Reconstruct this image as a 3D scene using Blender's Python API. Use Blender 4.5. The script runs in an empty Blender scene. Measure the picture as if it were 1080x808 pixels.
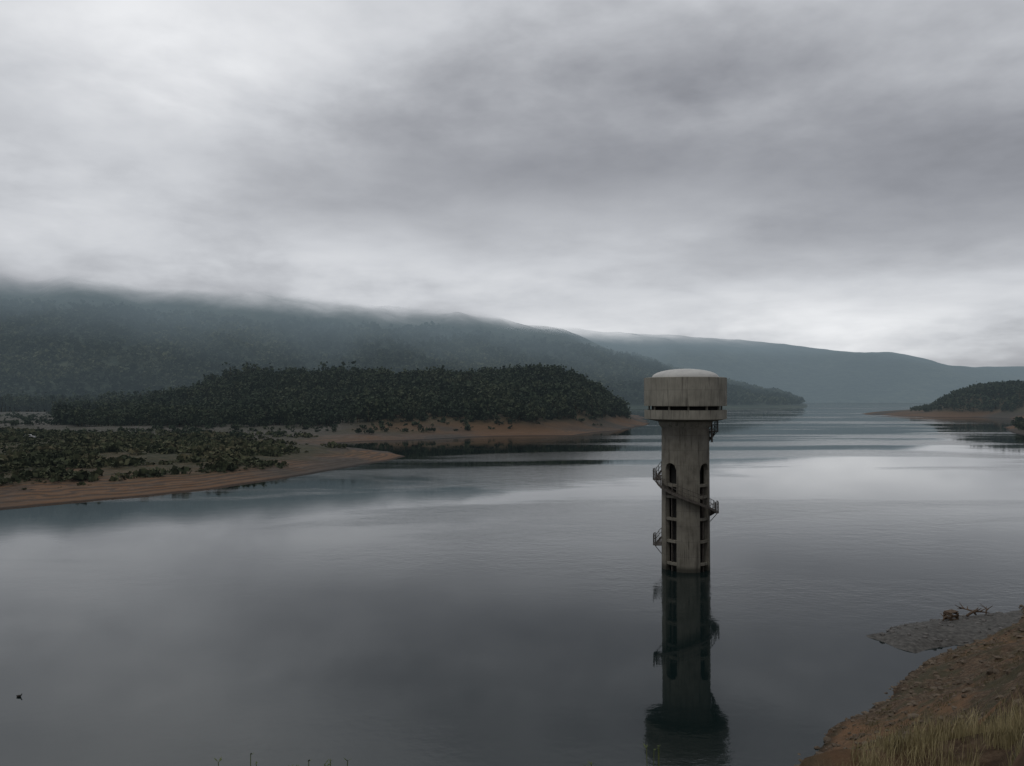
import bpy, bmesh, math, random
import numpy as np
random.seed(7); rng=np.random.default_rng(7)
sc=bpy.context.scene
sc.view_settings.view_transform='Standard'
sc.view_settings.look='None'
sc.view_settings.exposure=0
H=21.0; F=840.0; PITCH=math.radians(1.09)
# ---------------------------------------------------------------- helpers
def gp(px,py,z=0.0):
    """point on level z hit by the camera ray through an image pixel"""
    u=(px-540)/F; v=(py-404)/F  # image pixel coordinates to view-ray slopes
    c,s=math.cos(PITCH),math.sin(PITCH)
    d=(u, c+v*s, s-v*c)
    t=(z-H)/d[2]
    return (d[0]*t, d[1]*t)
def _hash(i,j,seed):
    h=(i.astype(np.int64)*374761393 + j.astype(np.int64)*668265263 + seed*1442695041)&0x7fffffff
    h=((h^(h>>13))*1274126177)&0x7fffffff
    h=(h^(h>>16))&0xffff
    return h/65535.0
def vnoise(x,y,seed=0):
    xi=np.floor(x); yi=np.floor(y); fx=x-xi; fy=y-yi
    fx=fx*fx*(3-2*fx); fy=fy*fy*(3-2*fy)
    xi=xi.astype(np.int64); yi=yi.astype(np.int64)
    a=_hash(xi,yi,seed);b=_hash(xi+1,yi,seed);c=_hash(xi,yi+1,seed);d=_hash(xi+1,yi+1,seed)
    return (a*(1-fx)+b*fx)*(1-fy)+(c*(1-fx)+d*fx)*fy
def fbm(x,y,sc_,oct=5,seed=0):
    x=np.asarray(x,float)/sc_; y=np.asarray(y,float)/sc_
    r=0;a=0.5
    for k in range(oct):
        r=r+a*(vnoise(x,y,seed+k*17)-0.5); x=x*2.03+11.3; y=y*2.03-7.1; a*=0.5
    return r*2
def sstep(a,b,x):
    t=np.clip((x-a)/(b-a),0,1); return t*t*(3-2*t)
def mesh_np(name,verts,faces,mats,smooth=False,matidx=None):
    verts=np.asarray(verts,np.float32); faces=np.asarray(faces,np.int32)
    k=faces.shape[1]; me=bpy.data.meshes.new(name)
    me.vertices.add(len(verts)); me.vertices.foreach_set('co',verts.ravel())
    me.loops.add(faces.size); me.loops.foreach_set('vertex_index',faces.ravel())
    me.polygons.add(len(faces))
    me.polygons.foreach_set('loop_start',np.arange(0,faces.size,k,dtype=np.int32))
    me.polygons.foreach_set('loop_total',np.full(len(faces),k,np.int32))
    for m in mats: me.materials.append(m)
    if matidx is not None: me.polygons.foreach_set('material_index',np.asarray(matidx,np.int32))
    me.polygons.foreach_set('use_smooth',np.full(len(faces),smooth,bool))
    me.update(calc_edges=True); me.validate()
    ob=bpy.data.objects.new(name,me); sc.collection.objects.link(ob); return ob
def grid_faces(n,m):
    i=np.arange(n-1)[:,None]*m+np.arange(m-1)[None,:]
    return np.stack([i,i+1,i+m+1,i+m],-1).reshape(-1,4)
def polar_terrain(name,u0,u1,nu,d0,d1,nd,hf,mats):
    u=np.linspace(u0,u1,nu); d=np.exp(np.linspace(math.log(d0),math.log(d1),nd))
    D,U=np.meshgrid(d,u,indexing='ij'); X=U*D; Y=D
    Z=hf(X,Y)
    return mesh_np(name,np.stack([X,Y,Z],-1).reshape(-1,3),grid_faces(nd,nu),mats,True)
def sdist(poly,X,Y):
    P=np.array(poly); n=len(P)
    best=np.full(X.shape,1e18); inside=np.zeros(X.shape,bool)
    for i in range(n):
        ax,ay=P[i]; bx,by=P[(i+1)%n]
        ex,ey=bx-ax,by-ay
        t=np.clip(((X-ax)*ex+(Y-ay)*ey)/(ex*ex+ey*ey+1e-12),0,1)
        dd=(X-ax-t*ex)**2+(Y-ay-t*ey)**2
        best=np.minimum(best,dd)
        cond=((ay>Y)!=(by>Y))
        xin=ex*(Y-ay)/(ey if abs(ey)>1e-9 else 1e-9)+ax
        inside^=(cond&(X<xin))
    s=np.sqrt(best)
    return np.where(inside,s,-s)
# ---------------------------------------------------------------- materials
class NT:
    def __init__(s,nt): s.nt=nt
    def n(s,t,**kw):
        nd=s.nt.nodes.new(t)
        for k,v in kw.items(): setattr(nd,k,v)
        return nd
    def l(s,a,b): s.nt.links.new(a,b)
    def m(s,op,a,b=None,c=None,clamp=False):
        nd=s.nt.nodes.new('ShaderNodeMath'); nd.operation=op; nd.use_clamp=clamp
        for i,x in enumerate((a,b,c)):
            if x is None: continue
            if isinstance(x,(int,float)): nd.inputs[i].default_value=x
            else: s.l(x,nd.inputs[i])
        return nd.outputs[0]
    def noise(s,vec,scale,detail=4,rough=0.55,dist=0.0):
        nd=s.n('ShaderNodeTexNoise'); nd.inputs['Scale'].default_value=scale
        nd.inputs['Detail'].default_value=detail; nd.inputs['Roughness'].default_value=rough
        nd.inputs['Distortion'].default_value=dist
        if vec is not None: s.l(vec,nd.inputs['Vector'])
        return nd.outputs['Fac']
    def ramp(s,fac,stops):
        nd=s.n('ShaderNodeValToRGB'); cr=nd.color_ramp
        while len(cr.elements)<len(stops): cr.elements.new(0.5)
        for e,(p,c) in zip(cr.elements,stops):
            e.position=p; e.color=(c[0],c[1],c[2],1) if not isinstance(c,(int,float)) else (c,c,c,1)
        s.l(fac,nd.inputs[0]); return nd.outputs[0]
    def mix(s,fac,a,b,bt='MIX'):
        nd=s.n('ShaderNodeMix',data_type='RGBA',blend_type=bt)
        for i,x in ((0,fac),(6,a),(7,b)):
            if isinstance(x,(int,float)): nd.inputs[i].default_value=x
            elif isinstance(x,tuple): nd.inputs[i].default_value=(x[0],x[1],x[2],1)
            else: s.l(x,nd.inputs[i])
        return nd.outputs[2]
    def mapr(s,v,a,b,c=0,d=1):
        nd=s.n('ShaderNodeMapRange'); nd.interpolation_type='SMOOTHSTEP'
        s.l(v,nd.inputs[0])
        for i,x in enumerate((a,b,c,d)): nd.inputs[i+1].default_value=x
        return nd.outputs[0]
def newmat(name):
    m=bpy.data.materials.new(name); m.use_nodes=True
    nt=m.node_tree; nt.nodes.clear(); k=NT(nt)
    out=k.n('ShaderNodeOutputMaterial'); b=k.n('ShaderNodeBsdfPrincipled')
    k.l(b.outputs[0],out.inputs[0]); b.inputs['Roughness'].default_value=0.9
    b.inputs['Specular IOR Level'].default_value=0.2
    geo=k.n('ShaderNodeNewGeometry')
    return m,k,b,out,geo.outputs['Position']
def painted_haze(k,b,out,pos,zlow=None,zhigh=None,zamt=0.0,slope=0.0):
    """aerial haze painted into the material as emission, by world distance and height"""
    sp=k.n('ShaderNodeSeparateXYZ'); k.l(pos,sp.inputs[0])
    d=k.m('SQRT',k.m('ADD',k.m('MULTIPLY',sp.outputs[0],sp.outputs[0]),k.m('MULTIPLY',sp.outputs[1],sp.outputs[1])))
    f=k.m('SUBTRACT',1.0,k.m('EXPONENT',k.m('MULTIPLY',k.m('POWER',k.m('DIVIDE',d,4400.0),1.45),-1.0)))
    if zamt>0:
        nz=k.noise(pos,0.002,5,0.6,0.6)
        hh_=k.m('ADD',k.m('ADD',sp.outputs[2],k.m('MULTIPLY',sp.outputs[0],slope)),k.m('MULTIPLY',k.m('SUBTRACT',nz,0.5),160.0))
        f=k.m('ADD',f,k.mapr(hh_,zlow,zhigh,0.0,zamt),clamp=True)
    em=k.n('ShaderNodeEmission'); em.inputs[0].default_value=(0.178,0.228,0.262,1); em.inputs[1].default_value=1.0  # glowing haze colour blended over the surface, standing in for airlight; no fog volume
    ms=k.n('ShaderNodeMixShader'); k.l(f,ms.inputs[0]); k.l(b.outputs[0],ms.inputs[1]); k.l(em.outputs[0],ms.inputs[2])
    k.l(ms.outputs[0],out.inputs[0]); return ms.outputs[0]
def bump(k,b,h,strength,dist):
    nd=k.n('ShaderNodeBump'); nd.inputs['Strength'].default_value=strength; nd.inputs['Distance'].default_value=dist
    k.l(h,nd.inputs['Height']); k.l(nd.outputs[0],b.inputs['Normal'])
def simple(name,c1,c2,scale,rough=0.9,bs=0.0,bd=0.05,metal=0.0):
    m,k,b,out,pos=newmat(name)
    f=k.noise(pos,scale,6,0.65)
    k.l(k.ramp(f,[(0.3,c1),(0.7,c2)]),b.inputs['Base Color'])
    b.inputs['Roughness'].default_value=rough; b.inputs['Metallic'].default_value=metal
    if bs>0: bump(k,b,f,bs,bd)
    return m
def leafmat(name,c1,c2,c3,big,small):
    m,k,b,out,pos=newmat(name)
    f=k.noise(pos,big,3,0.5); g=k.noise(pos,small,2,0.6)
    a=k.m('ADD',k.m('MULTIPLY',f,0.5),k.m('MULTIPLY',g,0.5))
    k.l(k.ramp(a,[(0.36,c1),(0.5,c2),(0.64,c3)]),b.inputs['Base Color'])
    b.inputs['Roughness'].default_value=0.85; painted_haze(k,b,out,pos)
    return m
M_bark=simple('bark',(0.06,0.05,0.04),(0.16,0.14,0.12),3)
M_trees=leafmat('tree_leaves',(0.013,0.023,0.013),(0.028,0.040,0.021),(0.054,0.062,0.032),0.035,0.25)
M_scrub=leafmat('scrub_leaves',(0.024,0.032,0.015),(0.052,0.060,0.028),(0.115,0.100,0.056),0.09,0.5)
# ---------------------------------------------------------------- leaf cloud trees
def leaf_cloud(name,pos,hh,rr,nleaf,leaf,mat,trunk=True,clumps=5,cz=0.62,ch=0.38,bark=None):
    pos=np.asarray(pos,float); N=len(pos)
    cc=rng.normal(size=(N,clumps,3)); cc/=np.linalg.norm(cc,axis=2,keepdims=True); cc*=rng.uniform(0.35,0.85,(N,clumps,1))
    pick=rng.integers(0,clumps,(N,nleaf))
    base=cc[np.arange(N)[:,None],pick]
    off=rng.normal(size=(N,nleaf,3))*0.27
    p=base+off
    p[...,0]*=rr[:,None]; p[...,1]*=rr[:,None]; p[...,2]*=hh[:,None]*ch
    p[...,2]+=hh[:,None]*cz
    p+=pos[:,None,:]
    a=rng.normal(size=(N,nleaf,3)); a/=np.linalg.norm(a,axis=2,keepdims=True)
    b=rng.normal(size=(N,nleaf,3)); b-= (a*b).sum(2,keepdims=True)*a; b/=np.linalg.norm(b,axis=2,keepdims=True)
    s=(leaf*rr)[:,None,None]*rng.uniform(0.6,1.3,(N,nleaf,1))
    q=np.stack([p-a*s-b*s*0.6,p+a*s*0.8-b*s*0.8,p+a*s+b*s*0.7,p-a*s*0.7+b*s*0.9],2).reshape(-1,3)
    f=np.arange(len(q)).reshape(-1,4); mi=np.zeros(len(f),int)
    if trunk:
        ang=np.array([0,1,2,3])*math.pi/2
        tw=hh*0.013+0.03
        bx=pos[:,None,0]+np.cos(ang)*tw[:,None]; by=pos[:,None,1]+np.sin(ang)*tw[:,None]; bz=np.repeat(pos[:,None,2]-0.5,4,1)
        lean=rng.normal(size=(N,2))*0.05*hh[:,None]
        tx=pos[:,None,0]+lean[:,None,0]+np.cos(ang)*tw[:,None]*0.35; ty=pos[:,None,1]+lean[:,None,1]+np.sin(ang)*tw[:,None]*0.35
        tz=np.repeat((pos[:,2]+hh*0.8)[:,None],4,1)
        tv=np.stack([np.concatenate([bx,tx],1),np.concatenate([by,ty],1),np.concatenate([bz,tz],1)],-1)
        o=len(q)+np.arange(N)[:,None,None]*8
        ff=np.array([[0,1,5,4],[1,2,6,5],[2,3,7,6],[3,0,4,7]])[None]+o
        q=np.concatenate([q,tv.reshape(-1,3)]); f=np.concatenate([f,ff.reshape(-1,4)]); mi=np.concatenate([mi,np.ones(N*4,int)])
    return mesh_np(name,q,f,[mat,bark or M_bark],False,mi)
# ---------------------------------------------------------------- WORLD SKY
w=bpy.data.worlds.new("World"); sc.world=w; w.use_nodes=True
nt=w.node_tree; nt.nodes.clear(); k=NT(nt)
wout=k.n('ShaderNodeOutputWorld')
tc=k.n('ShaderNodeTexCoord'); D0=tc.outputs['Generated']
sep=k.n('ShaderNodeSeparateXYZ'); k.l(D0,sep.inputs[0])
x,y,z=sep.outputs
zz=k.m('ADD',k.m('MAXIMUM',z,0.0),0.12)
cx=k.m('DIVIDE',x,zz); cy=k.m('DIVIDE',y,zz)
comb=k.n('ShaderNodeCombineXYZ'); k.l(cx,comb.inputs[0]); k.l(cy,comb.inputs[1])
P=comb.outputs[0]
n1=k.noise(P,0.6,5,0.5,0.0)
n2=k.noise(P,1.7,5,0.55,0.15)
mpw=k.n('ShaderNodeMapping'); mpw.inputs['Scale'].default_value=(1,1,2.2); mpw.inputs['Rotation'].default_value=(0,0.2,0); k.l(D0,mpw.inputs[0])
n4=k.noise(mpw.outputs[0],5.0,5,0.55,0.1)
n3=k.noise(mpw.outputs[0],2.3,2,0.5,0.0)
az=k.m('ARCTAN2',x,y); el=k.m('ARCSINE',z)
azw=k.m('ADD',az,k.m('MULTIPLY',k.m('SUBTRACT',n3,0.5),0.35))
elw=k.m('ADD',el,k.m('ADD',k.m('MULTIPLY',k.m('SUBTRACT',n1,0.5),0.08),k.m('MULTIPLY',k.m('SUBTRACT',n4,0.5),0.12)))
def blob(px,py,sx,sy,amp):
    a0=math.atan((px-540)/F); e0=math.atan((420-py)/F*math.cos(a0)); sx=sx/F; sy=sy/F
    a=k.m('MULTIPLY',k.m('SUBTRACT',azw,a0),1/sx); b=k.m('MULTIPLY',k.m('SUBTRACT',elw,e0),1/sy)
    r=k.m('MULTIPLY_ADD',a,a,k.m('MULTIPLY',b,b))
    return k.m('MULTIPLY',k.m('POWER',0.3679,r),amp)
tot=None
for bl in [(150,35,200,75,0.38),(50,190,250,62,0.28),(410,288,280,38,0.30),(900,330,320,42,0.46),
           (680,232,180,38,0.14),(500,130,260,80,-0.13),(930,150,300,90,-0.09),
           (1070,40,90,60,0.14),(200,-520,1100,330,0.60),(540,350,340,26,0.12)]:
    o_=blob(*bl); tot=k.m('ADD',o_,0.335) if tot is None else k.m('ADD',tot,o_)
tex=k.m('ADD',k.m('MULTIPLY',k.m('SUBTRACT',n2,0.5),0.62),k.m('ADD',k.m('MULTIPLY',k.m('SUBTRACT',n1,0.5),0.40),k.m('MULTIPLY',k.m('SUBTRACT',n4,0.5),0.85)))
tot=k.m('MULTIPLY',tot,k.m('ADD',1.0,tex))
tot=k.m('MAXIMUM',tot,0.12)
col=k.ramp(tot,[(0.0,(0,0,0)),(0.30,(0.290,0.298,0.325)),(0.62,(0.60,0.615,0.645)),(1.0,(0.86,0.87,0.89))])
bg2=k.n('ShaderNodeBackground'); k.l(col,bg2.inputs[0]); bg2.inputs[1].default_value=1.0
sky=k.n('ShaderNodeTexSky'); sky.sky_type='NISHITA'; sky.sun_disc=False
SUN_EL=math.radians(58); SUN_ROT=math.radians(215)
sky.sun_elevation=SUN_EL; sky.sun_rotation=SUN_ROT
bg1=k.n('ShaderNodeBackground'); k.l(sky.outputs[0],bg1.inputs[0]); bg1.inputs[1].default_value=0.08
mx=k.n('ShaderNodeMixShader'); mx.inputs[0].default_value=0.95
k.l(bg1.outputs[0],mx.inputs[1]); k.l(bg2.outputs[0],mx.inputs[2]); k.l(mx.outputs[0],wout.inputs[0])
sd=bpy.data.lights.new('sun','SUN'); sd.energy=0.6; sd.angle=math.radians(25); sd.color=(1,0.96,0.9)
so=bpy.data.objects.new('sun',sd); sc.collection.objects.link(so)
so.rotation_euler=(math.radians(32),0,math.radians(-35))
# ---------------------------------------------------------------- WATER
m,k,b,out,pos=newmat('lake_water')
b.inputs['Base Color'].default_value=(0.006,0.012,0.012,1)
b.inputs['IOR'].default_value=1.40; b.inputs['Specular IOR Level'].default_value=0.5
b.inputs['Specular Tint'].default_value=(0.93,0.98,1.0,1)
mp=k.n('ShaderNodeMapping'); mp.inputs['Scale'].default_value=(0.8,1.0,1.0); k.l(pos,mp.inputs[0])
r1=k.noise(mp.outputs[0],1.5,3,0.55,0.2); r2=k.noise(mp.outputs[0],0.35,2,0.5)
mp2=k.n('ShaderNodeMapping'); mp2.inputs['Scale'].default_value=(0.30,1.0,1.0); mp2.inputs['Rotation'].default_value=(0,0,0.25); k.l(pos,mp2.inputs[0])
patch=k.noise(mp2.outputs[0],0.014,5,0.6,0.9)
pm=k.mapr(patch,0.47,0.60,0.07,0.85)
hh=k.m('ADD',k.m('MULTIPLY',r1,0.8),k.m('MULTIPLY',r2,1.3))
bn=k.n('ShaderNodeBump'); bn.inputs['Distance'].default_value=0.05
k.l(k.m('MULTIPLY',pm,0.55),bn.inputs['Strength']); k.l(hh,bn.inputs['Height']); k.l(bn.outputs[0],b.inputs['Normal'])
k.l(k.mapr(patch,0.46,0.60,0.03,0.13),b.inputs['Roughness'])
S=30000
mesh_np('lake_water',[(-S,-S,0),(S,-S,0),(S,S,0),(-S,S,0)],[[0,1,2,3]],[m])
# ---------------------------------------------------------------- FAR HILLS
def hillmat(name,c1,c2,c3,big,small,z0,z1,slope,bd,ma):
    m,k,b,out,pos=newmat(name)
    f=k.noise(pos,big,4,0.55); g=k.noise(pos,small,3,0.7)
    a=k.m('ADD',k.m('MULTIPLY',f,0.5),k.m('MULTIPLY',g,0.5))
    k.l(k.ramp(a,[(0.36,c1),(0.5,c2),(0.66,c3)]),b.inputs['Base Color'])
    if bd>0: bump(k,b,g,1.0,bd)
    sh=painted_haze(k,b,out,pos,z0-110,z0+30,ma,slope)
    sp=k.n('ShaderNodeSeparateXYZ'); k.l(pos,sp.inputs[0])
    nz=k.noise(pos,0.004,5,0.6)
    h=k.m('ADD',sp.outputs[2],k.m('MULTIPLY',sp.outputs[0],slope))
    h=k.m('ADD',h,k.m('MULTIPLY',k.m('SUBTRACT',nz,0.5),80.0))
    a=k.mapr(h,z0,z1,1.0,0.0)   # crest dissolves into the low cloud base (altitude driven)
    tr=k.n('ShaderNodeBsdfTransparent'); ms=k.n('ShaderNodeMixShader')
    k.l(a,ms.inputs[0]); k.l(tr.outputs[0],ms.inputs[1]); k.l(sh,ms.inputs[2]); k.l(ms.outputs[0],out.inputs[0])
    return m
A_px=[-600,0,120,200,300,380,450,520,590,640,700,760,820,850,860,900]
A_py=[272,278,282,294,304,315,323,340,354,368,386,402,418,428,434,440]
def hillA(X,Y):
    u=X/Y; px=u*F+540
    top=np.interp(px,A_px,A_py)+fbm(px,px*0,40,3,15)*4
    rb=np.interp(px,[-600,0,400,700,860],[1050,1150,1350,1600,1760])
    rr=np.interp(px,[-600,0,400,700,860],[2100,2200,2300,2250,2200])
    zt=H+(420-top)/F*rr
    t=(Y-rb)/(rr-rb)
    s=np.where(t<0,t*0.2,np.where(t<1,np.abs(np.sin(np.clip(t,0,1)*math.pi/2))**1.2,np.maximum(1-0.3*(t-1)**2,0)))
    n=fbm(X,Y,420,5,3); g=1-np.abs(fbm(X+0.3*Y,Y*0.35,260,3,9))*2
    amp=np.clip(t*2,0,1)*np.clip(1.25-t,0.25,1)*np.clip(zt/150,0,1)
    return np.where(zt<=0.5,-4.0,zt*s+amp*(n*60+(g-0.6)*45))
M_hA=hillmat('forested_hillside',(0.012,0.022,0.014),(0.028,0.040,0.026),(0.064,0.074,0.046),0.006,0.09,168,240,0.06,0,0.36)
polar_terrain('forested_hill',-1.15,0.43,420,1000,2700,200,hillA,[M_hA])
B_px=[300,540,600,700,800,870,940,1000,1080,1300,1600]
B_py=[345,350,351,354,362,369,374,383,387,392,392]
def hillB(X,Y):
    px=X/Y*F+540
    top=np.interp(px,B_px,B_py)+fbm(px,px*0,60,4,5)*3
    rb=3600+fbm(px,px*0,120,3,2)*300; rr=4800
    zt=H+(420-top)/F*rr; t=(Y-rb)/(rr-rb)
    s=np.where(t<0,t*0.2,np.where(t<1,np.abs(np.sin(np.clip(t,0,1)*math.pi/2)),1-0.3*(t-1)**2))
    return zt*s+fbm(X,Y,700,5,31)*110*np.clip(t*2,0,1)*np.clip(1.3-t,0.2,1)
M_hB=hillmat('distant_hillside',(0.006,0.012,0.008),(0.030,0.042,0.030),(0.080,0.090,0.060),0.003,0.03,290,440,0.0,10,0.18)
polar_terrain('distant_hill',-0.2,1.3,300,3200,5600,120,hillB,[M_hB])
N=34000
px=rng.uniform(-160,870,N); dd=np.sqrt(rng.uniform(1080**2,2350**2,N)); 
X=(px-540)/F*dd; Y=dd; Z=hillA(X,Y); ok=(Z>6)&(Z+0.06*X+fbm(X,Y,90,3,88)*30<156)
X,Y,Z=X[ok],Y[ok],Z[ok]; n=len(X)
m,k,b,out,pos=newmat('hill_forest_leaves')
f=k.noise(pos,0.006,3,0.5); g=k.noise(pos,0.05,3,0.6)
a=k.m('ADD',k.m('MULTIPLY',f,0.5),k.m('MULTIPLY',g,0.5))
k.l(k.ramp(a,[(0.38,(0.010,0.019,0.012)),(0.5,(0.030,0.042,0.026)),(0.62,(0.076,0.084,0.046))]),b.inputs['Base Color'])
painted_haze(k,b,out,pos,58,198,0.36,0.06)
leaf_cloud('hill_forest',np.stack([X,Y,Z-1],-1),rng.uniform(9,18,n),rng.uniform(4,8,n),12,0.42,m,False,4)
# ---------------------------------------------------------------- LEFT SHORE
Lp=[(-500,600),(-60,545),(0,538),(80,531),(160,524),(230,517),(280,508),(330,499),(380,490),(410,486),(427,481.5),(405,477),(370,473),(340,469),
    (380,465.5),(450,463),(520,460),(600,459),(640,455),(690,446.5),(683,442),(670,438),(640,436),(500,434),(-600,433),(-900,460)]
Lpoly=[gp(*p) for p in Lp]
C_px=[60,130,200,250,300,360,420,480,530,570,610,640,660,690]
C_z=[0,3,14,25,29,26,22,22,25,27,22,12,5,0]
def landL(X,Y):
    s=sdist(Lpoly,X,Y)
    px=X/Y*F+540
    s=s+fbm(X,Y,45,5,21)*np.clip(Y/60,2,9)*1.3
    bank=np.where(s>0,3.2*(1-np.exp(-np.maximum(s,0)/28))+0.006*np.clip(s,0,400),s*0.12)
    bank=bank+np.where(s>0,0.12*np.sin(bank*9)*np.exp(-s/50),0)
    cz=np.interp(px,C_px,C_z); dd=(Y-690)/120.0
    hill=cz*np.exp(-np.abs(dd)**2.2)*1.0
    foot=7.0*sstep(330,420,px)*sstep(0,75,s)*sstep(420,480,Y)
    return bank+np.where(s>0,(hill+foot)*sstep(0,40,s),0)+np.where(s>0,1,0)*(fbm(X,Y,60,5,8)*1.8*sstep(0,30,s)+fbm(X,Y,9,4,18)*0.7*sstep(0,12,s)+hill*fbm(X,Y,90,4,4)*0.35)
m,k,b,out,pos=newmat('shore_ground'); 
sp=k.n('ShaderNodeSeparateXYZ'); k.l(pos,sp.inputs[0])
f=k.noise(pos,0.035,5,0.6); g=k.noise(pos,0.35,7,0.75); f2=k.noise(pos,0.014,4,0.5)
hz=k.m('ADD',sp.outputs[2],k.m('MULTIPLY',k.m('SUBTRACT',f,0.5),3.5))
strat=k.n('ShaderNodeTexWave'); strat.bands_direction='Z'; strat.inputs['Scale'].default_value=0.9; strat.inputs['Distortion'].default_value=1.2; strat.inputs['Detail'].default_value=3; k.l(pos,strat.inputs[0])
clay=k.mix(k.ramp(f2,[(0.44,0.0),(0.56,1.0)]),(0.070,0.055,0.042),(0.165,0.086,0.040))
clay=k.mix(k.m('MULTIPLY',strat.outputs['Fac'],0.75),clay,(0.034,0.027,0.021))
grav=k.ramp(g,[(0.35,(0.040,0.036,0.031)),(0.65,(0.125,0.112,0.098))])
scr=k.ramp(k.m('ADD',k.m('MULTIPLY',g,0.6),k.m('MULTIPLY',f,0.4)),[(0.4,(0.020,0.024,0.012)),(0.5,(0.042,0.042,0.021)),(0.6,(0.085,0.066,0.040))])
c=k.mix(k.ramp(g,[(0.35,0.0),(0.7,0.45)]),clay,grav)
c=k.mix(k.mapr(hz,1.3,2.8),c,scr)
sy=k.mapr(sp.outputs[1],330,420); sx=k.mapr(sp.outputs[0],-60,-110)
c=k.mix(k.m('MULTIPLY',k.m('MULTIPLY',sy,sx),k.mapr(hz,6,9,0.85,0.0)),c,k.mix(k.ramp(f,[(0.4,0.0),(0.6,0.8)]),grav,(0.045,0.046,0.032)))
# bare eroded clay along the foot of the wooded point
fy=k.mapr(sp.outputs[1],420,450); fx=k.mapr(sp.outputs[0],-110,-60)
c=k.mix(k.m('MULTIPLY',k.m('MULTIPLY',fy,fx),k.mapr(hz,4.0,8.0,0.85,0.3)),c,clay)
wet=k.mapr(sp.outputs[2],0.05,0.45,0.35,1.0)
c=k.mix(1.0,c,wet,'MULTIPLY'); k.l(c,b.inputs['Base Color']); bump(k,b,g,0.9,0.6); painted_haze(k,b,out,pos)
M_shore=m
polar_terrain('lake_shore',-1.3,0.24,700,105,1330,480,landL,[m])
N=8200; px=rng.uniform(60,672,N); dd=rng.uniform(460,820,N); X=(px-540)/F*dd; Y=dd; Z=landL(X,Y)
ok=(Z>5.6+fbm(X,Y,40,4,77)*5.5); X,Y,Z=X[ok],Y[ok],Z[ok]; n=len(X)
hs=(rng.uniform(4.5,13,n)+4*np.clip(fbm(X,Y,35,3,66),-1,1))*sstep(4,10,Z+4)
leaf_cloud('wooded_point_trees',np.stack([X,Y,Z-0.5],-1),hs,hs*rng.uniform(0.28,0.45,n),60,0.20,M_trees,True,7,0.54,0.42)
N=8500; px=rng.uniform(-200,400,N); dd=rng.uniform(600,1250,N); X=(px-540)/F*dd; Y=dd; Z=landL(X,Y)
ok=(fbm(X,Y,120,3,55)+ (dd-790)/420>0)&(Z>1); X,Y,Z=X[ok],Y[ok],Z[ok]; n=len(X)
leaf_cloud('valley_trees',np.stack([X,Y,Z-0.3],-1),rng.uniform(9,23,n),rng.uniform(3,6,n),34,0.28,M_trees,True,6,0.52,0.44)
N=2600; px=rng.uniform(-100,640,N); dd=rng.uniform(360,760,N); X=(px-540)/F*dd; Y=dd; Z=landL(X,Y)
ok=(Z>2.4)&(fbm(X,Y,60,4,33)>-0.02); X,Y,Z=X[ok],Y[ok],Z[ok]; n=len(X)
hs=rng.uniform(0.3,1,n)**2*3.2+0.5
leaf_cloud('flats_shrubs',np.stack([X,Y,Z-0.2],-1),hs,hs*rng.uniform(0.5,0.9,n),30,0.27,M_trees,False,5,0.45,0.42)
N=34000; px=rng.uniform(-150,430,N); dd=np.exp(rng.uniform(math.log(150),math.log(400),N)); X=(px-540)/F*dd; Y=dd; Z=landL(X,Y)
ok=(Z>1.2+rng.random(N)*1.5)&(fbm(X,Y,22,5,91)>-0.08+0.34*sstep(220,330,px)-rng.random(N)*0.25); X,Y,Z=X[ok],Y[ok],Z[ok]; n=len(X)
sz=(rng.uniform(0.15,1.0,n)**3.5*2.4+0.2)*(1+0.5*np.clip(fbm(X,Y,15,3,17),-1,1))
leaf_cloud('shore_scrub',np.stack([X,Y,Z-0.1],-1),sz,sz*rng.uniform(0.6,1.4,n),20,0.24,M_scrub,False,5,0.42,0.4)
# ---------------------------------------------------------------- RIGHT POINT
Rpoly=[gp(*p) for p in [(912,436.5),(940,438.5),(985,440),(1030,440),(1085,442),(1400,446),(1500,434),(1100,433),(960,433.5)]]
def landR(X,Y):
    s=sdist(Rpoly,X,Y)+fbm(X,Y,60,3,5)*8; px=X/Y*F+540
    b=np.where(s>0,7*(1-np.exp(-np.maximum(s,0)/30)),s*0.1)
    cz=np.interp(px,[980,1005,1030,1060,1400],[0,12,20,23,30])
    return b+np.where(s>0,cz*sstep(0,80,s),0)
polar_terrain('far_shore_point',0.42,1.15,200,780,1500,110,landR,[M_shore])
N=2600; px=rng.uniform(960,1200,N); dd=rng.uniform(850,1250,N); X=(px-540)/F*dd; Y=dd; Z=landR(X,Y)
ok=Z>5+fbm(X,Y,50,3,7)*4; X,Y,Z=X[ok],Y[ok],Z[ok]; n=len(X)
hs=rng.uniform(6,14,n)*np.interp((X/Y)*F+540,[960,1010],[0.35,1])
leaf_cloud('far_point_trees',np.stack([X,Y,Z-0.5],-1),hs,hs*rng.uniform(0.3,.42,n),36,0.27,M_trees,True,6,0.56,0.4)
R2=[gp(*p) for p in [(1058,451),(1068,456),(1090,461),(1300,475),(1300,446),(1075,447)]]
def landR2(X,Y):
    s=sdist(R2,X,Y)+fbm(X,Y,20,3,5)*4
    return np.where(s>0,3*(1-np.exp(-np.maximum(s,0)/12)),s*0.12)
polar_terrain('near_right_point',0.58,1.0,120,330,680,80,landR2,[M_shore])
N=260; px=rng.uniform(1062,1180,N); dd=rng.uniform(440,620,N); X=(px-540)/F*dd; Y=dd; Z=landR2(X,Y)
ok=Z>0.9; X,Y,Z=X[ok],Y[ok],Z[ok]; n=len(X)
leaf_cloud('right_point_trees',np.stack([X,Y,Z-0.5],-1),rng.uniform(3,8,n),rng.uniform(1.8,3,n),40,0.27,M_trees,True,6,0.5,0.42)
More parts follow.
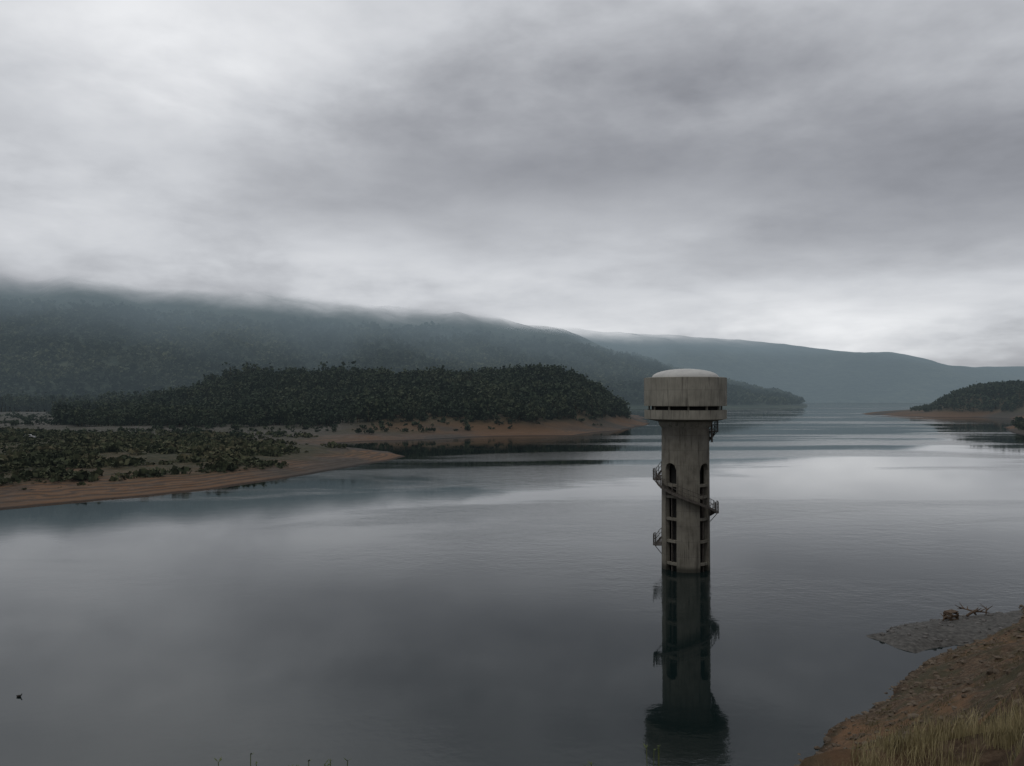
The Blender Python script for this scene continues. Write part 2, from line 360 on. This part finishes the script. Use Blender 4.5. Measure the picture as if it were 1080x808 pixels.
# ---------------------------------------------------------------- EMBANKMENT + SPIT
def embank(X,Y):
    s=(X-Y+29.8)*0.7071+fbm(X,Y,9,5,13)*2.2
    z_=np.interp(s,[-30,0,6,12,16,18,19.2,20.4,24],[-8,0,3.3,7.6,11.7,14.2,16.6,19.0,19.3])
    z_=z_+fbm(X,Y,3.0,4,41)*0.5*sstep(0,3,s)*sstep(4,9,np.hypot(X,Y))
    n_=fbm(X,Y,2.5,4,43)
    shelf=15.95+n_*0.5+0.12*(X-4)-1.1*np.maximum(0,Y-11.4+n_)-1.6*np.maximum(0,4.1+n_-X)-0.8*np.maximum(0,8.5-Y)
    return np.maximum(z_,shelf)
n=420; gx=np.linspace(-25,75,n); gy=np.linspace(-14,86,n)
YY,XX=np.meshgrid(gy,gx,indexing='ij'); ZZ=embank(XX,YY)
m,k,b,out,pos=newmat('embankment_earth')
g=k.noise(pos,3.2,9,0.78); f=k.noise(pos,0.16,4,0.6,0.5)
c=k.ramp(g,[(0.34,(0.034,0.023,0.015)),(0.5,(0.088,0.058,0.036)),(0.66,(0.18,0.130,0.086))])
c=k.mix(k.ramp(f,[(0.49,0.0),(0.61,0.65)]),c,(0.19,0.104,0.052))
c=k.mix(k.ramp(k.noise(pos,0.45,5,0.65),[(0.48,0.0),(0.60,0.7)]),c,(0.05,0.050,0.027))
sp=k.n('ShaderNodeSeparateXYZ'); k.l(pos,sp.inputs[0])
c=k.mix(1.0,c,k.mapr(sp.outputs[2],0.05,0.6,0.45,1.0),'MULTIPLY')
k.l(c,b.inputs['Base Color']); bump(k,b,g,1.0,0.12)
mesh_np('embankment_ground',np.stack([XX,YY,ZZ],-1).reshape(-1,3),grid_faces(n,n),[m],True)
Sp=[gp(*p) for p in [(914,671),(935,665),(962,657.5),(1000,653),(1045,647),(1080,643),(1250,628),(1250,700),(1080,690),(1030,684),(1010,680),(992,682),(965,687.5),(938,680)]]
def spit(X,Y):
    s=sdist(Sp,X,Y)+fbm(X,Y,3,4,61)*0.8
    return np.where(s>0,0.75*(1-np.exp(-np.maximum(s,0)/1.6)),s*0.25)+fbm(X,Y,1.2,3,6)*0.12
n=220; gx=np.linspace(26,75,n); gy=np.linspace(58,92,n)
YY,XX=np.meshgrid(gy,gx,indexing='ij'); ZZ=spit(XX,YY)
M_gravel=simple('wet_gravel',(0.035,0.034,0.032),(0.13,0.125,0.115),2.5,0.8,0.9,0.1)
mesh_np('gravel_spit',np.stack([XX,YY,ZZ],-1).reshape(-1,3),grid_faces(n,n),[M_gravel],True)
bm=bmesh.new(); bmesh.ops.create_icosphere(bm,subdivisions=1,radius=1); bv=np.array([v.co[:] for v in bm.verts]); bf=np.array([[v.index for v in f.verts] for f in bm.faces]); bm.free()
def rocks(name,X,Y,Z,S,mat):
    n=len(X); V=bv[None]*(1+rng.uniform(-.28,.28,(n,len(bv),1)))*S[:,None,None]*rng.uniform(0.6,1.2,(n,1,3))
    V[...,2]*=0.65; V+=np.stack([X,Y,Z],-1)[:,None]
    Fc=bf[None]+np.arange(n)[:,None,None]*len(bv)
    return mesh_np(name,V.reshape(-1,3),Fc.reshape(-1,3),[mat])
M_rock=simple('rock',(0.06,0.046,0.034),(0.16,0.125,0.09),1.2,0.9,0.4,0.05)
N=9000; X=rng.uniform(4,60,N); s=rng.random(N)**1.6*17-0.6; Y=X+29.8-s/0.7071; ok=(Y>5); X,Y=X[ok],Y[ok]; Z=embank(X,Y)
rocks('embankment_rocks',X,Y,Z,0.03+rng.random(len(X))**8*0.30,M_rock)
N=2500; X=rng.uniform(30,70,N); Y=rng.uniform(60,88,N); Z=spit(X,Y); ok=Z>0.02; X,Y,Z=X[ok],Y[ok],Z[ok]
rocks('spit_stones',X,Y,Z,0.04+rng.random(len(X))**5*0.3,simple('grey_stone',(0.05,0.05,0.048),(0.18,0.17,0.16),1.5))
M_grass=simple('dry_grass',(0.16,0.135,0.065),(0.40,0.34,0.19),1.2,0.8)
def grass(name,X,Y,Z,hgt,wid,mat):
    n=len(X); a=rng.uniform(0,2*math.pi,n); lean=rng.uniform(0.05,0.45,n)*hgt
    dx,dy=np.cos(a),np.sin(a); px_,py_=-dy,dx
    def lvl(t,wf):
        cxx=X+dx*lean*t*t; cyy=Y+dy*lean*t*t; czz=Z+hgt*t*(1-0.15*t)
        return np.stack([cxx-px_*wid*wf,cyy-py_*wid*wf,czz],-1),np.stack([cxx+px_*wid*wf,cyy+py_*wid*wf,czz],-1)
    L=[lvl(0,1),lvl(.5,.8),lvl(1,.12)]
    V=np.stack([q for l in L for q in l],1)
    Fc=np.array([[0,1,3,2],[2,3,5,4]])[None]+np.arange(n)[:,None,None]*6
    return mesh_np(name,V.reshape(-1,3),Fc.reshape(-1,4),[mat])
N=80000; X=rng.uniform(3.2,12,N); Y=rng.uniform(9,14,N)
dens=fbm(X,Y,1.1,4,71)+0.08; ok=dens>rng.random(N)*0.22; X,Y=X[ok],Y[ok]; Z=embank(X,Y)-0.03
clump=0.5+1.0*np.clip(fbm(X,Y,0.7,3,75)+0.5,0,1)
grass('dry_grass',X,Y,Z,rng.uniform(0.12,0.55,len(X))*clump,rng.uniform(0.0025,0.005,len(X)),M_grass)
N=30000; X=rng.uniform(8,52,N); s=rng.uniform(1,15,N); Y=X+29.8-s/0.7071; ok=(Y>15)&(fbm(X,Y,3,3,72)>0.10); X,Y=X[ok],Y[ok]; Z=embank(X,Y)-0.03
grass('embankment_grass',X,Y,Z,rng.uniform(0.08,0.28,len(X)),rng.uniform(0.01,0.02,len(X)),simple('olive_grass',(0.06,0.06,0.025),(0.16,0.13,0.07),1.0))
# ---------------------------------------------------------------- INTAKE TOWER
def mesh_py(name,v,f,mats,parent=None,smooth=False):
    me=bpy.data.meshes.new(name); me.from_pydata([tuple(q) for q in v],[],f); me.update()
    for q in mats: me.materials.append(q)
    if smooth:
        for p in me.polygons: p.use_smooth=True
    ob=bpy.data.objects.new(name,me); sc.collection.objects.link(ob)
    if parent: ob.parent=parent
    return ob
def concrete(name,c1,c2,wetline=True):
    m,k,b,out,pos=newmat(name)
    tcn=k.n('ShaderNodeTexCoord'); ob=tcn.outputs['Object']
    mpp=k.n('ShaderNodeMapping'); mpp.inputs['Scale'].default_value=(1,1,0.07); k.l(ob,mpp.inputs[0])
    st=k.noise(mpp.outputs[0],2.4,6,0.7); f=k.noise(ob,0.5,5,0.6); g=k.noise(ob,9,4,0.6)
    c=k.ramp(k.m('ADD',k.m('MULTIPLY',st,0.6),k.m('MULTIPLY',f,0.4)),[(0.40,c1),(0.58,c2)])
    c=k.mix(k.ramp(st,[(0.51,0.0),(0.66,0.8)]),c,(0.055,0.05,0.042))
    sp=k.n('ShaderNodeSeparateXYZ'); k.l(ob,sp.inputs[0])
    fr=k.m('FRACT',k.m('DIVIDE',sp.outputs[2],1.83)); jl=k.m('LESS_THAN',fr,0.025)
    c=k.mix(k.m('MULTIPLY',jl,0.4),c,(0.06,0.055,0.05))
    if wetline: c=k.mix(k.mapr(sp.outputs[2],0.25,0.9,0.8,0.0),c,(0.03,0.03,0.024))
    k.l(c,b.inputs['Base Color']); bump(k,b,g,0.3,0.02); return m
M_con=concrete('weathered_concrete',(0.12,0.11,0.09),(0.25,0.235,0.195))
M_head=concrete('head_concrete',(0.19,0.18,0.15),(0.32,0.305,0.255),False)
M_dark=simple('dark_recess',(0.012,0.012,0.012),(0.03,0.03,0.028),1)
M_dome=simple('pale_dome_roof',(0.40,0.40,0.38),(0.54,0.53,0.50),0.8,0.6)
M_steel=simple('weathered_steel',(0.05,0.045,0.04),(0.13,0.115,0.10),4,0.6)
tower=bpy.data.objects.new('intake_tower',None); sc.collection.objects.link(tower)
TX,TY=0.2173*99,99.0
tower.location=(TX,TY,0); tower.rotation_euler=(0,0,-math.atan(0.2173))
R=2.95; RI=2.35; ZB=-3; ZT=18.0; ZA=13.1
def dirv(a): a=math.radians(a); return (math.sin(a),-math.cos(a))
slots=[-38+90*i for i in range(4)]; SW=16.5
def in_slot(a):
    for s_ in slots:
        d=(a-s_+180)%360-180
        if abs(d)<SW-1e-6: return d
    return None
edges=set()
for i in range(4):
    for j in range(9): edges.add(round((slots[i]-SW+j*2*SW/8)%360,4))
    for j in range(1,18): edges.add(round((slots[i]+SW+j*(90-2*SW)/18)%360,4))
edges=sorted(edges); V=[];Fa=[]
def ztop(a):
    d=in_slot(a)
    if d is None: d=SW
    hw=math.radians(SW)*R; q=math.radians(d)*R
    return ZA-hw+math.sqrt(max(hw*hw-q*q,0))
for i,a0 in enumerate(edges):
    a1=edges[(i+1)%len(edges)]; 
    if a1<a0: a1+=360
    mid=in_slot((a0+a1)/2)
    z0a,z0b=(ZB,ZB) if mid is None else (ztop(a0),ztop(a1))
    def RO(z): return R*(1.0-0.02*min(max(z/18,0),1)) 
    b0=len(V)
    for a,zb in ((a0,z0a),(a1,z0b)):
        dx,dy=dirv(a)
        for r_,z_ in ((RO(0),zb),(RO(18),ZT),(RI,zb),(RI,ZT)): V.append((dx*r_,dy*r_,z_))
    Fa+= [(b0,b0+4,b0+5,b0+1),(b0+2,b0+3,b0+7,b0+6),(b0,b0+2,b0+6,b0+4)]
    if mid is None:
        if in_slot(a0-1) is not None: Fa.append((b0,b0+1,b0+3,b0+2))
        if in_slot(a1+1) is not None: Fa.append((b0+4,b0+6,b0+7,b0+5))
mesh_py('shaft',V,Fa,[M_con],tower)
def ringseg(name,a0,a1,r0,r1,z0,z1,mat,n=8):
    V=[];Fa=[]
    for i in range(n+1):
        dx,dy=dirv(a0+(a1-a0)*i/n)
        for r_,z_ in ((r0,z0),(r1,z0),(r1,z1),(r0,z1)): V.append((dx*r_,dy*r_,z_))
    for i in range(n):
        b0=i*4
        for j in range(4): Fa.append((b0+j,b0+(j+1)%4,b0+4+(j+1)%4,b0+4+j))
    Fa+= [(0,3,2,1),(n*4,n*4+1,n*4+2,n*4+3)]
    return V,Fa
def addparts(name,parts,mat,smooth=False):
    V=[];Fa=[]
    for v,f in parts:
        o=len(V); V+=v; Fa+=[tuple(i+o for i in q) for q in f]
    return mesh_py(name,V,Fa,[mat],tower,smooth)
parts=[]; mull=[]
for s_ in slots:
    for zc in (0.9,3.6,6.3,9.0,10.4):
        parts.append(ringseg('',s_-SW-0.3,s_+SW+0.3,RI+0.05,R-0.12,zc-0.16,zc+0.16,None,6))
    mull.append(ringseg('',s_-1.0,s_+1.0,RI+0.1,R-0.25,-2,10.2,None,1))
addparts('slot_beams',parts,M_con); addparts('slot_mullions',mull,M_steel)
def lathe(name,prof,mat,n=72,smooth=True):
    V=[];Fa=[]
    for i in range(n):
        dx,dy=dirv(360*i/n)
        for r_,z_ in prof: V.append((dx*r_,dy*r_,z_))
    k_=len(prof)
    for i in range(n):
        j=(i+1)%n
        for q in range(k_-1): Fa.append((i*k_+q,j*k_+q,j*k_+q+1,i*k_+q+1))
    ob=mesh_py(name,V,Fa,[mat],tower,smooth)
    if smooth:
        e=ob.modifiers.new('es','EDGE_SPLIT'); e.split_angle=math.radians(30)
    return ob
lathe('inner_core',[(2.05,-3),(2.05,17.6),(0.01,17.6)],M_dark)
lathe('corbel',[(2.89,17.35),(3.15,17.6),(3.3,18.1),(4.85,18.42),(4.85,18.5),(2.5,18.5)],M_head)
lathe('lower_ring',[(4.6,18.42),(5.0,18.46),(5.02,19.55),(4.55,19.55),(4.55,18.7)],M_head)
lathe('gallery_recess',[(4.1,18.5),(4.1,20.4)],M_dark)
lathe('upper_parapet',[(4.15,20.05),(5.03,20.05),(5.05,23.5),(4.75,23.55),(4.7,23.3),(0.01,23.3)],M_head)
lathe('dome_roof',[(4.25,23.31),(4.22,23.6)]+[(4.05*math.cos(math.radians(t)),23.6+1.05*math.sin(math.radians(t))) for t in range(0,90,8)]+[(0.01,24.66)],M_dome)
def boxp(c,hx,hy,z0,z1,ang):
    ca,sa=math.cos(ang),math.sin(ang); v=[]
    for z_ in (z0,z1):
        for sx_,sy_ in ((-1,-1),(1,-1),(1,1),(-1,1)):
            X_=sx_*hx;Y_=sy_*hy; v.append((c[0]+X_*ca-Y_*sa,c[1]+X_*sa+Y_*ca,z_))
    return v,[(0,3,2,1),(4,5,6,7),(0,1,5,4),(1,2,6,5),(2,3,7,6),(3,0,4,7)]
pp=[]
for i in range(12):
    a=i*30+5; d=dirv(a); pp.append(boxp((d[0]*4.4,d[1]*4.4),0.1,0.1,19.5,20.08,math.radians(a)))
addparts('gallery_posts',pp,M_head)
keys=[(95,17.2),(120,16.2),(250,11.3),(280,11.0),(290,10.7),(440,7.2),(465,7.0),(480,6.6),(612,3.0),(640,2.8)]
def zh(a): return float(np.interp(a,[q[0] for q in keys],[q[1] for q in keys]))
tr=[]
a=95
while a<640:
    z_=zh(a+2)
    tr.append(ringseg('',a,a+4.6,R+0.06,R+0.72,z_-0.06,z_,None,1)); a+=4
addparts('stair_treads',tr,M_steel)
def tube(name,pts,r,mat):
    cu=bpy.data.curves.new(name,'CURVE'); cu.dimensions='3D'; cu.bevel_depth=r; cu.bevel_resolution=1
    for pl in pts:
        s_=cu.splines.new('POLY'); s_.points.add(len(pl)-1)
        for i,p in enumerate(pl): s_.points[i].co=(p[0],p[1],p[2],1)
    cu.materials.append(mat)
    ob=bpy.data.objects.new(name,cu); sc.collection.objects.link(ob); ob.parent=tower; return ob
def hp(a,r_,dz): d=dirv(a); return (d[0]*r_,d[1]*r_,zh(a)+dz)
A=list(range(95,641,5))
lines=[[hp(a,R+0.70,dz) for a in A] for dz in (0.55,1.05)]
tube('stair_handrail',lines+[[hp(a,R+0.70,-0.1),hp(a,R+0.70,1.05)] for a in A[::2]],0.035,M_steel)
st=[]
for i in range(len(A)-1):
    v,f=ringseg('',A[i],A[i+1],R+0.68,R+0.74,0,1,None,1)
    v=[(p[0],p[1],zh(A[i] if q<4 else A[i+1])+(-0.28 if p[2]==0 else 0.03)) for q,p in enumerate(v)]
    st.append((v,f))
addparts('stair_stringer',st,M_steel)
lp=[];ll=[]
for aa,z_ in ((268,11.0),(452,7.1),(626,2.9),(98,17.0)):
    lp.append(ringseg('',aa-14,aa+14,R+0.02,R+1.05,z_-0.16,z_-0.04,None,4))
    for dz in (0.4,0.75,1.15): ll.append([(dirv(t)[0]*(R+1.0),dirv(t)[1]*(R+1.0),z_+dz) for t in range(aa-14,aa+15,4)])
    for t in range(aa-14,aa+15,7): ll.append([(dirv(t)[0]*(R+1.0),dirv(t)[1]*(R+1.0),z_-0.1+e*1.25) for e in (0,1)])
    d=dirv(aa)
    ll.append([(d[0]*(R+1.0),d[1]*(R+1.0),z_-0.1),(d[0]*R,d[1]*R,z_-1.3)])
addparts('landings',lp,M_steel); tube('landing_rails',ll,0.045,M_steel)
d=dirv(80)
tube('vent_pipe',[[(d[0]*3.2,d[1]*3.2,18.2),(d[0]*3.25,d[1]*3.25,15.6)]],0.13,M_steel)
# ---------------------------------------------------------------- SMALL THINGS
def skinned(name,verts,edges,radii,mat,loc=(0,0,0),parent=None,sub=1):
    me=bpy.data.meshes.new(name); me.from_pydata(verts,edges,[]); me.materials.append(mat)
    ob=bpy.data.objects.new(name,me); sc.collection.objects.link(ob); ob.location=loc
    if parent: ob.parent=parent
    sk=ob.modifiers.new('skin','SKIN')
    for i,r_ in enumerate(radii): me.skin_vertices[0].data[i].radius=(r_,r_) if not isinstance(r_,tuple) else r_
    me.skin_vertices[0].data[0].use_root=True
    ss=ob.modifiers.new('s','SUBSURF'); ss.levels=sub; ss.render_levels=sub
    return ob
M_duck=simple('duck_plumage',(0.015,0.014,0.013),(0.05,0.045,0.04),8,0.7)
bx,by=gp(20,735)
skinned('water_bird',[(0,0,0.05),(0.10,0,0.07),(0.155,0,0.12),(0.17,0,0.19),(0.2,0,0.205),(0.25,0,0.195),(-0.11,0,0.06),(-0.19,0,0.10)],
        [(0,1),(1,2),(2,3),(3,4),(4,5),(0,6),(6,7)],[0.085,0.07,0.04,0.028,0.035,0.01,0.07,0.016],M_duck,(bx,by,0),None,2)
M_wood=simple('old_timber',(0.05,0.035,0.025),(0.14,0.10,0.07),5,0.9,0.5,0.03)
def driftwood(cx_,cy_,z_,L,ang,r0):
    vs=[(0,0,0)];es=[];rs=[r0]
    n_=6
    for i in range(1,n_):
        t=i/(n_-1); vs.append((L*t*math.cos(ang)+random.uniform(-.08,.08),L*t*math.sin(ang)+random.uniform(-.08,.08),0.1+0.25*math.sin(t*3)+random.uniform(0,.1))); es.append((i-1,i)); rs.append(r0*(1-0.75*t))
    for _ in range(4):
        j=random.randint(1,n_-2); p=vs[j]; a2=ang+random.uniform(-1.3,1.3)
        vs.append((p[0]+0.6*math.cos(a2),p[1]+0.6*math.sin(a2),p[2]+random.uniform(0.1,0.5))); es.append((j,len(vs)-1)); rs.append(r0*0.2)
    skinned('driftwood',vs,es,rs,M_wood,(cx_,cy_,z_),None,1)
for (qx,qy,L,an,r0) in ((1019,650,2.6,0.2,0.13),(1030,649,1.8,2.2,0.1),(994,655,1.5,0.6,0.07),(1040,648,1.2,1.0,0.08)):
    X_,Y_=gp(qx,qy,0.6); driftwood(X_,Y_,0.6,L,an,r0)
cr=bpy.data.objects.new('timber_crib',None); sc.collection.objects.link(cr); X_,Y_=gp(1003,653,0.6); cr.location=(X_,Y_,0.55); cr.rotation_euler=(0.05,-0.06,0.4); cr.scale=(0.8,0.8,0.75)
def bar(name,c,sx_,sy_,sz_,mat,parent):
    bm=bmesh.new(); bmesh.ops.create_cube(bm,size=1); bmesh.ops.scale(bm,vec=(sx_,sy_,sz_),verts=bm.verts); bmesh.ops.bevel(bm,geom=bm.edges[:],offset=min(sx_,sy_,sz_)*0.12,segments=1,affect='EDGES')
    for v in bm.verts: v.co+=type(v.co)((random.uniform(-1,1)*.01,random.uniform(-1,1)*.01,random.uniform(-1,1)*.01))
    me=bpy.data.meshes.new(name); bm.to_mesh(me); bm.free(); me.materials.append(mat)
    ob=bpy.data.objects.new(name,me); sc.collection.objects.link(ob); ob.location=c; ob.parent=parent; return ob
for i in range(4):
    zc=0.1+i*0.235
    if i%2==0:
        bar('beam_%d'%i,(0,-0.42,zc),1.35,0.2,0.2,M_wood,cr); bar('beam_b%d'%i,(0,0.42,zc),1.3,0.2,0.2,M_wood,cr)
    else:
        bar('beam_%d'%i,(-0.5,0,zc),0.2,1.15,0.22,M_wood,cr); bar('beam_b%d'%i,(0.5,0,zc),0.2,1.1,0.22,M_wood,cr)
bar('lid',(0.05,0,1.02),1.25,0.9,0.1,M_wood,cr)
car=bpy.data.objects.new('parked_car',None); sc.collection.objects.link(car)
X_,Y_=gp(31,467,3.0); car.location=(X_,Y_,float(landL(np.array([X_]),np.array([Y_]))[0])); car.rotation_euler=(0,0,0.2)
M_car=simple('white_paint',(0.4,0.4,0.4),(0.5,0.5,0.5),1,0.4); M_glass=simple('car_glass',(0.02,0.02,0.025),(0.03,0.03,0.035),1,0.15); M_tyre=simple('tyre',(0.02,0.02,0.02),(0.03,0.03,0.03),1)
prof=[(-2.2,0.35),(-2.25,0.85),(-2.1,1.0),(-1.6,1.05),(-1.2,1.6),(0.5,1.62),(1.15,1.08),(2.0,0.95),(2.2,0.75),(2.2,0.35)]
v=[(p[0],-0.85,p[1]) for p in prof]+[(p[0],0.85,p[1]) for p in prof]; n_=len(prof)
f=[tuple(range(n_)),tuple(range(2*n_-1,n_-1,-1))]+[(i,(i+1)%n_,n_+(i+1)%n_,n_+i) for i in range(n_)]
ob=mesh_py('body',v,[q[::-1] for q in f],[M_car],car)
mesh_py('side_windows',[(-1.4,-0.856,1.1),(0.9,-0.856,1.1),(0.4,-0.856,1.52),(-1.1,-0.856,1.52)],[(0,1,2,3)],[M_glass],car)
for i,(wx,wy) in enumerate(((-1.4,-.8),(1.4,-.8),(-1.4,.8),(1.4,.8))):
    bm=bmesh.new(); bmesh.ops.create_cone(bm,cap_ends=True,segments=20,radius1=0.35,radius2=0.35,depth=0.22)
    me=bpy.data.meshes.new('wheel'); bm.to_mesh(me); bm.free(); me.materials.append(M_tyre); o=bpy.data.objects.new('wheel_%d'%i,me); sc.collection.objects.link(o); o.location=(wx,wy,0.35); o.rotation_euler=(math.pi/2,0,0); o.parent=car
M_weed=simple('weed_leaves',(0.05,0.07,0.02),(0.12,0.14,0.05),20,0.7)
def weed(px_,dist,toppy,spread,nst,col_):
    V=[];Fa=[]
    X0=(px_-540)/F*dist; Y0=dist; g0=float(embank(np.array([X0]),np.array([Y0]))[0]); zt=H-(toppy-420)/F*dist
    for s_ in range(nst):
        a=random.uniform(0,6.28); tx=X0+math.cos(a)*spread*random.uniform(0,1); ty=Y0+math.sin(a)*spread*0.5*random.random()
        top=zt-random.uniform(0,0.01)*dist; bxx=X0+random.uniform(-.05,.05)
        n_=10; prev=None
        for i in range(n_+1):
            t=i/n_; c_=(bxx+(tx-bxx)*t*t,Y0+(ty-Y0)*t,g0-0.05+(top-g0)*t); w_=0.005*(1-t)+0.0012
            o=len(V); V+= [(c_[0]-w_,c_[1],c_[2]),(c_[0]+w_,c_[1],c_[2]),(c_[0],c_[1]+w_,c_[2])]
            if prev is not None:
                for j in range(3): Fa.append((prev+j,prev+(j+1)%3,o+(j+1)%3,o+j))
            prev=o
            if t>0.35:
                for _ in range(4):
                    b_=random.uniform(0,6.28); L=random.uniform(0.02,0.06)*(1.25-t); up=random.uniform(0.2,1.0)*L
                    o=len(V); ex,ey=math.cos(b_),math.sin(b_)
                    V+= [c_,(c_[0]+ex*L*.5-ey*L*.2,c_[1]+ey*L*.5+ex*L*.2,c_[2]+up*.5),(c_[0]+ex*L,c_[1]+ey*L,c_[2]+up),(c_[0]+ex*L*.5+ey*L*.2,c_[1]+ey*L*.5-ex*L*.2,c_[2]+up*.5)]
                    Fa.append((o,o+1,o+2,o+3))
    mesh_py('tall_weed',V,Fa,[col_])
weed(262,2.3,781,0.10,5,M_weed); weed(300,2.2,783,0.08,5,M_weed); weed(345,2.3,776,0.10,5,M_weed)
weed(690,2.6,766,0.03,4,M_weed); weed(625,2.4,783,0.05,3,M_weed)
# ---------------------------------------------------------------- CAMERA
cd=bpy.data.cameras.new('camera'); cd.sensor_width=36; cd.lens=36*F/1080; cd.clip_start=0.1; cd.clip_end=60000
co=bpy.data.objects.new('camera',cd); sc.collection.objects.link(co); co.location=(0,0,H); co.rotation_euler=(math.pi/2+PITCH,0,0)
sc.camera=co
